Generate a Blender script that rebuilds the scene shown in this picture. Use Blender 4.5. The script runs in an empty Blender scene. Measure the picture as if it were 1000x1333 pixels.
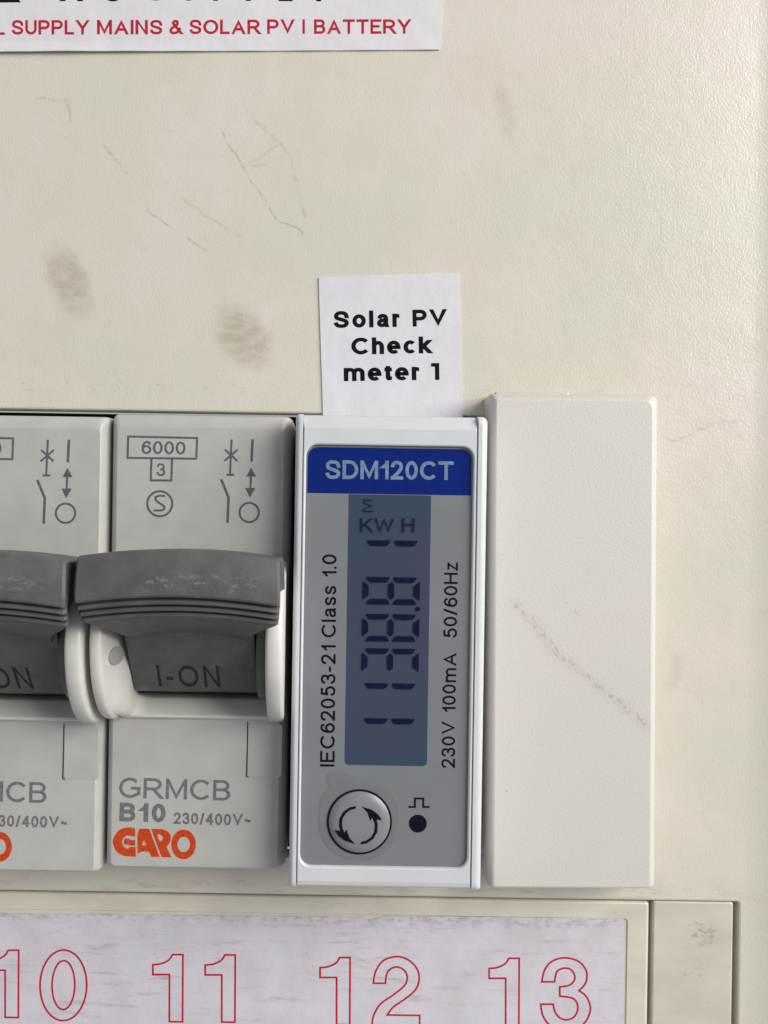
import bpy, bmesh, math, random
from mathutils import Matrix, Vector
from mathutils.geometry import tessellate_polygon

random.seed(7)
sc = bpy.context.scene
COL = sc.collection
MM = 0.001
R = math.radians

# ------------------------------------------------------------------ camera
# World: X right along the board, Z up, the board's front lies in Y = 0 and faces -Y. Dimensions below are millimetres.
cam_d = bpy.data.cameras.new('camera')
cam_d.sensor_fit = 'VERTICAL'
cam_d.sensor_height = 36.0
cam_d.lens = 36.0 * 1173.0 / 1333.0
cam_d.shift_x = 70.0 / 1333.0
cam_d.clip_start = 0.005
cam_d.clip_end = 20.0
cam = bpy.data.objects.new('camera', cam_d)
COL.objects.link(cam)
roll = R(0.9)
m = Matrix(((math.cos(roll), -math.sin(roll), 0, 0),
            (0, 0, -1, -0.095),
            (math.sin(roll), math.cos(roll), 0, 0),
            (0, 0, 0, 1)))
cam.matrix_world = m
sc.camera = cam

# ------------------------------------------------------------------ light: a window up to the right in a dim indoor room
world = bpy.data.worlds.new('World')
sc.world = world
world.use_nodes = True
bg = world.node_tree.nodes['Background']
bg.inputs[0].default_value = (0.97, 0.975, 1.0, 1)
bg.inputs[1].default_value = 0.38


def area(name, loc, size, power, color):
    d = bpy.data.lights.new(name, 'AREA')
    d.shape = 'RECTANGLE'
    d.size, d.size_y = size
    d.energy = power
    d.color = color
    o = bpy.data.objects.new(name, d)
    COL.objects.link(o)
    o.location = loc
    o.rotation_euler = (Vector((0.005, 0, -0.01)) - Vector(loc)).to_track_quat('-Z', 'Y').to_euler()
    return o


area('window_light', (0.70, -0.51, 0.33), (0.76, 0.52), 13.2, (1.0, 0.965, 0.92))

sc.view_settings.view_transform = 'Standard'
sc.view_settings.look = 'None'
sc.view_settings.exposure = 0.0
sc.view_settings.gamma = 1.0
sc.view_settings.use_curve_mapping = False


# ------------------------------------------------------------------ materials
class NT:
    """small helper round a node tree; coordinates are object space in millimetres"""
    def __init__(self, name):
        self.m = bpy.data.materials.new(name)
        self.m.use_nodes = True
        self.t = self.m.node_tree
        self.n = self.t.nodes
        self.bsdf = self.n['Principled BSDF']
        tc = self.n.new('ShaderNodeTexCoord')
        s = self.n.new('ShaderNodeVectorMath')
        s.operation = 'SCALE'
        s.inputs['Scale'].default_value = 1000.0
        self.link(tc.outputs['Object'], s.inputs[0])
        self.p = s.outputs[0]
        self.shift = None

    def per_object(self):
        i = self.n.new('ShaderNodeObjectInfo')
        self.shift = self.vec('SCALE', (37.0, 11.0, 23.0), scale=i.outputs['Random'])

    def link(self, a, b):
        self.t.links.new(a, b)

    def put(self, sock, v):
        if hasattr(v, 'is_linked') or hasattr(v, 'links'):
            self.link(v, sock)
        else:
            sock.default_value = v

    def math(self, op, a, b=None, c=None, clamp=False):
        n = self.n.new('ShaderNodeMath')
        n.operation = op
        n.use_clamp = clamp
        self.put(n.inputs[0], a)
        if b is not None:
            self.put(n.inputs[1], b)
        if c is not None:
            self.put(n.inputs[2], c)
        return n.outputs[0]

    def vec(self, op, a, b=None, scale=None):
        n = self.n.new('ShaderNodeVectorMath')
        n.operation = op
        self.put(n.inputs[0], a)
        if b is not None:
            self.put(n.inputs[1], b)
        if scale is not None:
            self.put(n.inputs['Scale'], scale)
        return n.outputs['Value'] if op in ('DOT_PRODUCT', 'LENGTH', 'DISTANCE') else n.outputs[0]

    def noise(self, scale, detail=3.0, rough=0.55, stretch=None, offset=(0, 0, 0), out=0):
        n = self.n.new('ShaderNodeTexNoise')
        n.inputs['Scale'].default_value = scale
        n.inputs['Detail'].default_value = detail
        n.inputs['Roughness'].default_value = rough
        v = self.p
        if stretch:
            v = self.vec('MULTIPLY', v, stretch)
        if any(offset):
            v = self.vec('ADD', v, offset)
        if self.shift is not None:
            v = self.vec('ADD', v, self.shift)
        self.link(v, n.inputs['Vector'])
        return n.outputs[out]

    def ramp(self, v, lo, hi, a=0.0, b=1.0):
        n = self.n.new('ShaderNodeMapRange')
        n.interpolation_type = 'SMOOTHSTEP'
        self.put(n.inputs[0], v)
        n.inputs[1].default_value, n.inputs[2].default_value = lo, hi
        n.inputs[3].default_value, n.inputs[4].default_value = a, b
        return n.outputs[0]

    def mix(self, f, a, b, blend='MIX'):
        n = self.n.new('ShaderNodeMix')
        n.data_type = 'RGBA'
        n.blend_type = blend
        self.put(n.inputs[0], f)
        for s, v in ((n.inputs[6], a), (n.inputs[7], b)):
            if isinstance(v, tuple):
                s.default_value = (*v[:3], 1)
            else:
                self.link(v, s)
        return n.outputs[2]

    def bump(self, height, dist, strength=1.0, normal=None):
        n = self.n.new('ShaderNodeBump')
        n.inputs['Strength'].default_value = strength
        n.inputs['Distance'].default_value = dist * MM
        self.link(height, n.inputs['Height'])
        if normal is not None:
            self.link(normal, n.inputs['Normal'])
        return n.outputs[0]

    def flat_p(self, wobble=0.0, wscale=0.6):
        """position with depth removed, for marks that lie on the front; edges wobble a little"""
        v = self.vec('MULTIPLY', self.p, (1, 0, 1))
        if wobble:
            n = self.n.new('ShaderNodeTexNoise')
            n.inputs['Scale'].default_value = wscale
            n.inputs['Detail'].default_value = 3
            self.link(v, n.inputs['Vector'])
            d = self.vec('SUBTRACT', n.outputs['Color'], (0.5, 0.5, 0.5))
            d = self.vec('MULTIPLY', d, (wobble * 2, 0, wobble * 2))
            v = self.vec('ADD', v, d)
        return v

    def polyline(self, p, pts):
        """distance in mm from p to a polyline of (x, z) points"""
        best = None
        for (ax, az), (bx, bz) in zip(pts[:-1], pts[1:]):
            d = Vector((bx - ax, 0, bz - az))
            ap = self.vec('SUBTRACT', p, (ax, 0, az))
            t = self.vec('DOT_PRODUCT', ap, tuple(d / d.length_squared))
            t = self.math('ADD', t, 0.0, clamp=True)
            q = self.vec('SCALE', tuple(d), scale=t)
            dist = self.vec('DISTANCE', ap, q)
            best = dist if best is None else self.math('MINIMUM', best, dist)
        return best

    def ellipse(self, p, c, rx, rz, ang):
        """0 at the centre, 1 on the rim of a rotated ellipse"""
        ap = self.vec('SUBTRACT', p, (c[0], 0, c[1]))
        ca, sa = math.cos(R(ang)), math.sin(R(ang))
        u = self.vec('DOT_PRODUCT', ap, (ca / rx, 0, sa / rx))
        v = self.vec('DOT_PRODUCT', ap, (-sa / rz, 0, ca / rz))
        return self.math('SQRT', self.math('ADD', self.math('MULTIPLY', u, u), self.math('MULTIPLY', v, v)))

    def done(self, color, rough=0.5, spec=0.5, normal=None, coat=0.0, coat_rough=0.1):
        b = self.bsdf
        if isinstance(color, tuple):
            b.inputs['Base Color'].default_value = (*color[:3], 1)
        else:
            self.link(color, b.inputs['Base Color'])
        self.put(b.inputs['Roughness'], rough)
        b.inputs['Specular IOR Level'].default_value = spec
        b.inputs['Coat Weight'].default_value = coat
        b.inputs['Coat Roughness'].default_value = coat_rough
        if normal is not None:
            self.link(normal, b.inputs['Normal'])
        return self.m


def scaled(c, k):
    return tuple(x * k for x in c)


def plastic(name, col, rough=0.45, grain=0.0, grain_scale=3.0, mottled=0.06, spec=0.5):
    t = NT(name)
    t.per_object()
    n = t.noise(0.35, 4)
    c = t.mix(t.ramp(n, 0.3, 0.7), scaled(col, 1 - mottled), scaled(col, 1 + mottled * 0.5))
    specks = t.ramp(t.noise(5.0, 2, offset=(9, 3, 5)), 0.74, 0.79)
    c = t.mix(t.math('MULTIPLY', specks, 0.25), c, scaled(col, 0.5))
    rr = t.ramp(t.noise(0.8, 4, offset=(4, 0, 2)), 0.3, 0.7, rough - 0.06, rough + 0.08)
    nm = t.bump(t.noise(grain_scale, 2), grain) if grain else None
    return t.done(c, rr, spec, nm)


def ink(name, col, rough=0.5):
    t = NT(name)
    n = t.noise(3.0, 3)
    return t.done(t.mix(t.ramp(n, 0.35, 0.7), scaled(col, 0.85), scaled(col, 1.18)), rough, 0.08)


CREAM = (0.655, 0.615, 0.525)


def panel_material():
    t = NT('cream textured plastic')
    p = t.flat_p()
    pw = t.flat_p(1.0, 0.42)
    big = t.noise(0.05, 4)
    c = t.mix(t.ramp(big, 0.40, 0.62), (0.570, 0.558, 0.480), (0.610, 0.572, 0.512))
    c = t.mix(t.ramp(t.noise(0.16, 4, offset=(20, 0, 7)), 0.40, 0.68, 0.0, 0.45), c, (0.560, 0.532, 0.460))
    # scattered grime
    g = t.ramp(t.noise(0.5, 6, 0.7, offset=(3, 0, 1)), 0.60, 0.80, 0.0, 0.35)
    c = t.mix(g, c, (0.40, 0.37, 0.29))
    # finger smudges
    fine = t.noise(0.75, 6, 0.66, stretch=(1.0, 1, 1.5))
    for cen, rx, rz, ang, k in (((-28.05, 24.1), 2.4, 4.4, 27, 0.58), ((-9.4, 18.2), 2.9, 4.2, 38, 0.62),
                                ((17.6, 42.6), 1.1, 3.6, 12, 0.24), ((36.6, -16.5), 0.9, 2.8, -12, 0.14)):
        e = t.ellipse(pw, cen, rx, rz, ang)
        msk = t.ramp(e, 0.45, 1.15, 1.0, 0.0)
        msk = t.math('MULTIPLY', msk, t.ramp(fine, 0.36, 0.62, 0.5, 1.0))
        c = t.mix(t.math('MULTIPLY', msk, k), c, (0.335, 0.295, 0.225))
    # hairline scratches and pencil-like scuffs
    brk = t.ramp(t.noise(0.9, 4, 0.7, offset=(1, 0, 8)), 0.36, 0.58)
    groups = (
        (0.14, 0.42, [[(-24.37, 38.24), (-21.95, 35.38)], [(-19.85, 31.50), (-16.58, 29.34), (-13.31, 27.18)],
                      [(-12.15, 39.96), (-9.71, 36.09), (-6.06, 30.70), (-3.31, 29.38)]]),
        (0.20, 0.25, [[(-15.95, 32.59), (-10.11, 28.94)], [(-9.71, 35.92), (-5.84, 38.87)], [(-9.54, 35.92), (-7.17, 36.64)],
                      [(-8.60, 41.21), (-4.80, 37.69), (-3.17, 31.09)], [(-31.42, 43.06), (-28.36, 42.94), (-27.99, 40.90)]]),
        (0.22, 0.2, [[(34.69, 8.73), (36.33, 7.88), (40.18, 10.11), (43.09, 10.32)]]),
    )
    pl = t.flat_p(0.42, 0.55)
    for w, k, lines in groups:
        d = None
        for ln in lines:
            x = t.polyline(pl, ln)
            d = x if d is None else t.math('MINIMUM', d, x)
        msk = t.math('MULTIPLY', t.ramp(d, w * 0.25, w * 1.3, 1.0, 0.0), brk)
        c = t.mix(t.math('MULTIPLY', msk, k), c, (0.27, 0.25, 0.20))
    # grime that collected along the upper edge of the opening
    sep = t.n.new('ShaderNodeSeparateXYZ')
    t.link(t.p, sep.inputs[0])
    dz = t.math('ABSOLUTE', t.math('SUBTRACT', sep.outputs[2], 12.9))
    band = t.ramp(dz, 0.1, 1.1, 1.0, 0.0)
    spots = t.ramp(t.noise(1.0, 5, 0.7, stretch=(0.7, 1, 1.5), offset=(5, 0, 5)), 0.54, 0.70)
    c = t.mix(t.math('MULTIPLY', t.math('MULTIPLY', band, spots), 0.42), c, (0.33, 0.30, 0.24))
    dz = t.math('ABSOLUTE', t.math('SUBTRACT', sep.outputs[2], -39.6))
    spots = t.ramp(t.noise(0.8, 5, 0.7, stretch=(0.35, 1, 1.5), offset=(15, 0, 5)), 0.48, 0.68)
    c = t.mix(t.math('MULTIPLY', t.math('MULTIPLY', t.ramp(dz, 0.2, 1.2, 1, 0), spots), 0.45), c, (0.36, 0.31, 0.23))
    dots = t.ramp(t.noise(1.6, 1, offset=(31, 0, 12)), 0.80, 0.83)
    c = t.mix(t.math('MULTIPLY', dots, 0.5), c, (0.20, 0.18, 0.14))
    hgt = t.noise(3.9, 2, 0.5, stretch=(1.2, 1.2, 0.85))
    nm = t.bump(hgt, 0.025)
    nm = t.bump(t.noise(0.5, 2, offset=(2, 2, 2)), 0.03, normal=nm)
    return t.done(c, t.ramp(t.noise(0.25, 4), 0.3, 0.7, 0.22, 0.30), 0.5, nm)


def smooth_cream(name, col, smudges=()):
    t = NT(name)
    pw = t.flat_p(0.6, 0.9)
    c = t.mix(t.ramp(t.noise(0.2, 5, stretch=(0.6, 1, 1.4)), 0.35, 0.7), col, scaled(col, 0.86))
    streak = t.ramp(t.noise(0.7, 5, 0.7, stretch=(0.45, 1, 1.6), offset=(7, 0, 3)), 0.60, 0.75, 0.0, 0.5)
    c = t.mix(streak, c, scaled(col, 0.62))
    for cen, rx, rz, ang, k in smudges:
        e = t.ellipse(pw, cen, rx, rz, ang)
        msk = t.math('MULTIPLY', t.ramp(e, 0.6, 1.1, 1, 0), t.ramp(t.noise(1.5, 4, 0.65), 0.48, 0.62))
        c = t.mix(t.math('MULTIPLY', msk, k), c, (0.30, 0.27, 0.20))
    nm = t.bump(t.noise(0.35, 3), 0.03)
    return t.done(c, 0.38, 0.5, nm)


def blank_material():
    t = NT('off-white textured plastic')
    base = (0.645, 0.625, 0.575)
    c = t.mix(t.ramp(t.noise(0.08, 3), 0.35, 0.65), (0.560, 0.552, 0.505), (0.575, 0.550, 0.520))
    pl = t.flat_p(0.55, 1.1)
    streak = [(-5.69, 3.86), (-3.50, 1.44), (-1.94, -0.53), (0.24, -2.49), (2.42, -4.14), (4.90, -6.10), (7.54, -8.21)]
    d = t.polyline(pl, streak)
    core = t.math('MULTIPLY', t.ramp(d, 0.04, 0.55, 1, 0), t.ramp(t.noise(2.2, 5, 0.75), 0.45, 0.66))
    c = t.mix(t.math('MULTIPLY', core, 0.62), c, (0.26, 0.185, 0.115))
    halo = t.ramp(d, 0.1, 1.2, 0.10, 0)
    c = t.mix(halo, c, (0.40, 0.35, 0.27))
    dots = t.ramp(t.noise(1.3, 2, offset=(11, 0, 2)), 0.775, 0.80)
    c = t.mix(t.math('MULTIPLY', dots, 0.6), c, (0.22, 0.19, 0.15))
    nm = t.bump(t.noise(4.0, 2, 0.5), 0.024)
    return t.done(c, 0.42, 0.5, nm)


def strip_paper_material():
    t = NT('streaky photocopied paper')
    c = t.mix(t.ramp(t.noise(0.25, 5), 0.35, 0.7), (0.575, 0.552, 0.612), (0.520, 0.497, 0.548))
    s1 = t.noise(1.0, 6, 0.72, stretch=(0.14, 1, 1.3), offset=(3, 0, 4))
    patch = t.ramp(t.noise(0.12, 3, stretch=(0.6, 1, 1.2), offset=(9, 0, 2)), 0.34, 0.60)
    k = t.math('MULTIPLY', t.ramp(s1, 0.52, 0.70, 0, 0.6), patch)
    c = t.mix(k, c, (0.30, 0.27, 0.265))
    grit = t.math('MULTIPLY', t.ramp(t.noise(2.6, 5, 0.75, stretch=(0.6, 1, 1.2)), 0.56, 0.70, 0, 0.6), patch)
    c = t.mix(grit, c, (0.33, 0.30, 0.31))
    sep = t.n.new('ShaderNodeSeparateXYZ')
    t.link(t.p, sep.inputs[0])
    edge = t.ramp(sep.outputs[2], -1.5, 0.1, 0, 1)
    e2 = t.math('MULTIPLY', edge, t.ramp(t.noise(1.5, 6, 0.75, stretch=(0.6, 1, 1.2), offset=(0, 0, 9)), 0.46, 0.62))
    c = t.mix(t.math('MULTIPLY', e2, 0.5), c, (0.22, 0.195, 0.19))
    nm = t.bump(t.noise(0.5, 3), 0.06)
    return t.done(c, 0.55, 0.3, nm)


def paper_material(name, col, rough):
    t = NT(name)
    c = t.mix(t.ramp(t.noise(0.22, 4), 0.35, 0.7), col, scaled(col, 0.95))
    nm = t.bump(t.noise(0.3, 3), 0.10)
    return t.done(c, rough, 0.4, nm)


def lever_material():
    t = NT('dark grey lever plastic')
    t.per_object()
    col = (0.086, 0.090, 0.088)
    c = t.mix(t.ramp(t.noise(0.5, 5), 0.3, 0.7), scaled(col, 0.85), scaled(col, 1.12))
    sep = t.n.new('ShaderNodeSeparateXYZ')
    t.link(t.p, sep.inputs[0])
    band = t.ramp(t.math('ABSOLUTE', t.math('SUBTRACT', sep.outputs[2], 6.9)), 0.1, 1.1, 1, 0)
    side = t.ramp(t.math('ABSOLUTE', t.math('SUBTRACT', sep.outputs[0], 1.9)), 2.8, 6.8, 1, 0)
    sc_ = t.ramp(t.noise(1.3, 6, 0.75, stretch=(0.8, 1, 1.5), offset=(2, 0, 7)), 0.50, 0.68)
    k = t.math('MULTIPLY', t.math('MULTIPLY', band, side), sc_)
    c = t.mix(t.math('MULTIPLY', k, 0.55), c, (0.32, 0.34, 0.335))
    dust = t.ramp(t.noise(6, 3, 0.6, offset=(1, 5, 2)), 0.66, 0.76, 0, 0.28)
    c = t.mix(dust, c, (0.26, 0.27, 0.26))
    nm = t.bump(t.noise(3.5, 2), 0.012)
    return t.done(c, t.ramp(t.noise(1.2, 4), 0.3, 0.7, 0.40, 0.55), 0.5, nm)


def face_material():
    t = NT('grey printed faceplate')
    col = (0.175, 0.188, 0.204)
    c = t.mix(t.ramp(t.noise(0.18, 4), 0.35, 0.7), scaled(col, 0.97), scaled(col, 1.04))
    dust = t.ramp(t.noise(4.5, 3, offset=(3, 1, 6)), 0.70, 0.78, 0, 0.15)
    c = t.mix(dust, c, (0.4, 0.41, 0.42))
    nm = t.bump(t.noise(0.25, 3), 0.03)
    return t.done(c, 0.33, 0.45, nm)


def lcd_material():
    t = NT('display glass')
    c = t.mix(t.ramp(t.noise(0.055, 2, offset=(2, 0, 0)), 0.36, 0.64), (0.034, 0.060, 0.098), (0.046, 0.056, 0.096))
    return t.done(c, 0.14, 0.25)


M = {
    'panel': panel_material(),
    'floor': smooth_cream('smooth cream plastic', (0.560, 0.532, 0.462), (((40.2, -43.7), 1.9, 1.3, -20, 0.75), ((38.8, -48.0), 2.5, 0.7, 8, 0.35))),
    'holder': smooth_cream('pale cream label holder', (0.610, 0.580, 0.490)),
    'blank': blank_material(),
    'dark': plastic('dark enclosure inside and slot shade', (0.02, 0.02, 0.02), 0.7),
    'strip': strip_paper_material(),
    'label': paper_material('white label vinyl', (0.625, 0.620, 0.665), 0.42),
    'sticker': paper_material('white sticker vinyl', (0.640, 0.630, 0.665), 0.42),
    'grey': plastic('light grey breaker plastic', (0.420, 0.418, 0.398), 0.42, 0.006, 4.0),
    'pale': plastic('pale grey breaker plastic', (0.60, 0.59, 0.555), 0.36, 0.004, 4.0),
    'lever': lever_material(),
    'meter': plastic('bluish white meter plastic', (0.565, 0.585, 0.615), 0.28, 0.002, 4.0, 0.03),
    'face': face_material(),
    'print_grey': ink('grey pad print', (0.105, 0.108, 0.115)),
    'print_pale': ink('grey lettering', (0.150, 0.152, 0.155)),
    'orange': ink('orange print', (0.50, 0.056, 0.012)),
    'black': ink('black ink', (0.005, 0.005, 0.011)),
    'red': ink('red ink', (0.42, 0.020, 0.030)),
    'outline_red': ink('red outline ink', (0.46, 0.016, 0.030)),
    'blue': plastic('blue printed header', (0.0030, 0.0165, 0.155), 0.34, 0.0, mottled=0.03, spec=0.1),
    'header_text': ink('pale blue grey print', (0.155, 0.225, 0.335)),
    'lcd': lcd_material(),
    'segment': ink('display segment', (0.0075, 0.009, 0.034), 0.2),
    'unit': ink('faint display letter', (0.011, 0.018, 0.048), 0.2),
    'groove': ink('engraved groove', (0.030, 0.031, 0.031)),
    'ridge': ink('paler groove edge', (0.125, 0.130, 0.128)),
    'pivot': plastic('grey pivot', (0.30, 0.30, 0.29), 0.5),
    'button': plastic('grey push button', (0.190, 0.205, 0.222), 0.30, 0.0, mottled=0.02),
    'surround': plastic('translucent surround', (0.160, 0.169, 0.182), 0.30, 0.0, mottled=0.05),
}


# ------------------------------------------------------------------ mesh helpers (millimetres: x right, z up, h towards the viewer)
def V(x, z, h):
    return (x * MM, -h * MM, z * MM)


def obj(name, bm, mat, parent=None, smooth=32):
    bmesh.ops.recalc_face_normals(bm, faces=bm.faces)
    me = bpy.data.meshes.new(name)
    bm.to_mesh(me)
    bm.free()
    me.materials.append(M[mat])
    if smooth:
        me.polygons.foreach_set('use_smooth', [True] * len(me.polygons))
        me.set_sharp_from_angle(angle=R(smooth))
        for p in me.polygons:
            if abs(p.normal.y) > 0.9998:
                p.use_smooth = False
    o = bpy.data.objects.new(name, me)
    COL.objects.link(o)
    if parent is not None:
        o.parent = parent
    return o


def thing(name, label, cat, x, z, rot=0.0, group=None):
    o = bpy.data.objects.new(name, None)
    o.empty_display_size = 0.005
    COL.objects.link(o)
    o.location = V(x, z, 0)
    o.rotation_euler = (0, R(rot), 0)
    tag(o, label, cat, group)
    return o


def tag(o, label, cat, group=None):
    o['label'] = label
    o['category'] = cat
    if group:
        o['group'] = group


def rrect(x0, x1, z0, z1, r, n=6):
    """rounded rectangle, counter-clockwise; r is one radius or (bottom right, top right, top left, bottom left)"""
    rs = r if isinstance(r, tuple) else (r, r, r, r)
    out = []
    for (cx, cz, sx, sz, a), q in zip(((x1, z0, -1, 1, -90), (x1, z1, -1, -1, 0), (x0, z1, 1, -1, 90), (x0, z0, 1, 1, 180)), rs):
        q = max(q, 0.001)
        for i in range(n + 1):
            b = R(a + 90 * i / n)
            out.append((cx + sx * q + q * math.cos(b), cz + sz * q + q * math.sin(b)))
    return out


def loft(bm, loops, cap_end=True, cap_start=False):
    """loops: list of (2-D points, h); all with the same number of points"""
    rings = []
    for pts, h in loops:
        rings.append([bm.verts.new(V(x, z, h[i] if isinstance(h, (list, tuple)) else h)) for i, (x, z) in enumerate(pts)])
    n = len(rings[0])
    for a, b in zip(rings[:-1], rings[1:]):
        for i in range(n):
            j = (i + 1) % n
            bm.faces.new((a[i], a[j], b[j], b[i]))
    if cap_end:
        bm.faces.new(rings[-1])
    if cap_start:
        bm.faces.new(rings[0])
    return rings


def round_front(x0, x1, z0, z1, h0, h1, e, rc, n=4, top=None):
    """loops of a block from h0 to h1 whose front edges are rounded by e (top edge by top)"""
    top = e if top is None else top
    L = [(rrect(x0, x1, z0, z1, rc), h0)]
    for i in range(n + 1):
        a = R(90 * i / n)
        k = 1 - math.cos(a)
        L.append((rrect(x0 + e * k, x1 - e * k, z0 + e * k, z1 - top * k, rc), h1 - e * (1 - math.sin(a))))
    return L


def extrude_profile(bm, prof, x0, x1, bev=0.0):
    """profile of (z, h) points swept along x, ends bevelled"""
    cz = sum(p[0] for p in prof) / len(prof)
    ch = sum(p[1] for p in prof) / len(prof)

    def ring(x, k):
        out = []
        for z, h in prof:
            d = math.hypot(z - cz, h - ch) or 1
            out.append(bm.verts.new(V(x, z - (z - cz) / d * k, h - (h - ch) / d * k)))
        return out
    rs = []
    if bev:
        rs = [ring(x0, bev), ring(x0 + bev * 0.35, bev * 0.3), ring(x0 + bev, 0), ring(x1 - bev, 0), ring(x1 - bev * 0.35, bev * 0.3), ring(x1, bev)]
    else:
        rs = [ring(x0, 0), ring(x1, 0)]
    n = len(prof)
    for a, b in zip(rs[:-1], rs[1:]):
        for i in range(n):
            bm.faces.new((a[i], a[(i + 1) % n], b[(i + 1) % n], b[i]))
    bm.faces.new(rs[0])
    bm.faces.new(rs[-1])


def fill(bm, loops, h, place=None):
    """flat polygon with holes"""
    tri = tessellate_polygon([[Vector((x, z, 0)) for x, z in lp] for lp in loops])
    pts = [p for lp in loops for p in lp]
    vs = [bm.verts.new(place(x, z, h) if place else V(x, z, h)) for x, z in pts]
    for t in tri:
        try:
            bm.faces.new([vs[i] for i in t])
        except ValueError:
            pass
    return vs


def arc(cx, cz, rx, rz, a0, a1, n=16):
    return [(cx + rx * math.cos(R(a0 + (a1 - a0) * i / n)), cz + rz * math.sin(R(a0 + (a1 - a0) * i / n))) for i in range(n + 1)]


def spline(pts, n=5, closed=False):
    out = []
    N = len(pts)
    for i in range(N if closed else N - 1):
        if closed:
            p0, p1, p2, p3 = (pts[(i + k) % N] for k in (-1, 0, 1, 2))
        else:
            p0, p1, p2, p3 = pts[max(i - 1, 0)], pts[i], pts[i + 1], pts[min(i + 2, N - 1)]
        for j in range(n):
            t = j / n
            out.append(tuple(0.5 * (2 * b + (c - a) * t + (2 * a - 5 * b + 4 * c - d) * t * t + (3 * b - a - 3 * c + d) * t ** 3)
                             for a, b, c, d in zip(p0, p1, p2, p3)))
    if not closed:
        out.append(pts[-1])
    return out


def ribbon(pts, w, closed=False, snap=None):
    """2-D stroke of width w: vertices and quads. snap: a box (x0, x1, list of levels) that stroke ends are squared off to"""
    P = [Vector(p) for p in pts]
    Q = [P[0]]
    for p in P[1:]:
        if (p - Q[-1]).length > 1e-5:
            Q.append(p)
    P = Q
    if closed and (P[0] - P[-1]).length < 1e-5:
        P.pop()
    n = len(P)
    L, Rr = [], []
    for i in range(n):
        a = P[i - 1] if (i > 0 or closed) else None
        b = P[(i + 1) % n] if (i < n - 1 or closed) else None
        d1 = (P[i] - a).normalized() if a is not None else None
        d2 = (b - P[i]).normalized() if b is not None else None
        if d1 is None or d2 is None:
            d = d2 if d1 is None else d1
            nn = Vector((-d.y, d.x))
            l, r = P[i] + nn * w / 2, P[i] - nn * w / 2
            if snap:
                for lev, half in snap[2]:
                    if abs(P[i].y - lev) < 1e-4 and abs(d.y) > 0.35:
                        out_ = d if d1 is not None else -d
                        ty = lev + (half if out_.y > 0 else -half)
                        l = l + d * ((ty - l.y) / d.y)
                        r = r + d * ((ty - r.y) / d.y)
                for lev, half in snap[1]:
                    if abs(P[i].x - lev) < 1e-4 and abs(d.x) > 0.8:
                        out_ = d if d1 is not None else -d
                        tx = lev + (half if out_.x > 0 else -half)
                        l = l + d * ((tx - l.x) / d.x)
                        r = r + d * ((tx - r.x) / d.x)
        else:
            n1, n2 = Vector((-d1.y, d1.x)), Vector((-d2.y, d2.x))
            mt = n1 + n2
            if mt.length < 0.2:
                mt = n1
            mt.normalize()
            k = 1 / max(mt.dot(n1), 0.38)
            l, r = P[i] + mt * w / 2 * k, P[i] - mt * w / 2 * k
        L.append(l)
        Rr.append(r)
    vs = [tuple(v) for v in L + Rr]
    fs = [(i, (i + 1) % n, n + (i + 1) % n, n + i) for i in range(n if closed else n - 1)]
    return vs, fs


def put_geo(bm, vs, fs, h, place=None):
    bv = [bm.verts.new(place(x, z, h) if place else V(x, z, h)) for x, z in vs]
    for f in fs:
        bm.faces.new([bv[i] for i in f])


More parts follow.
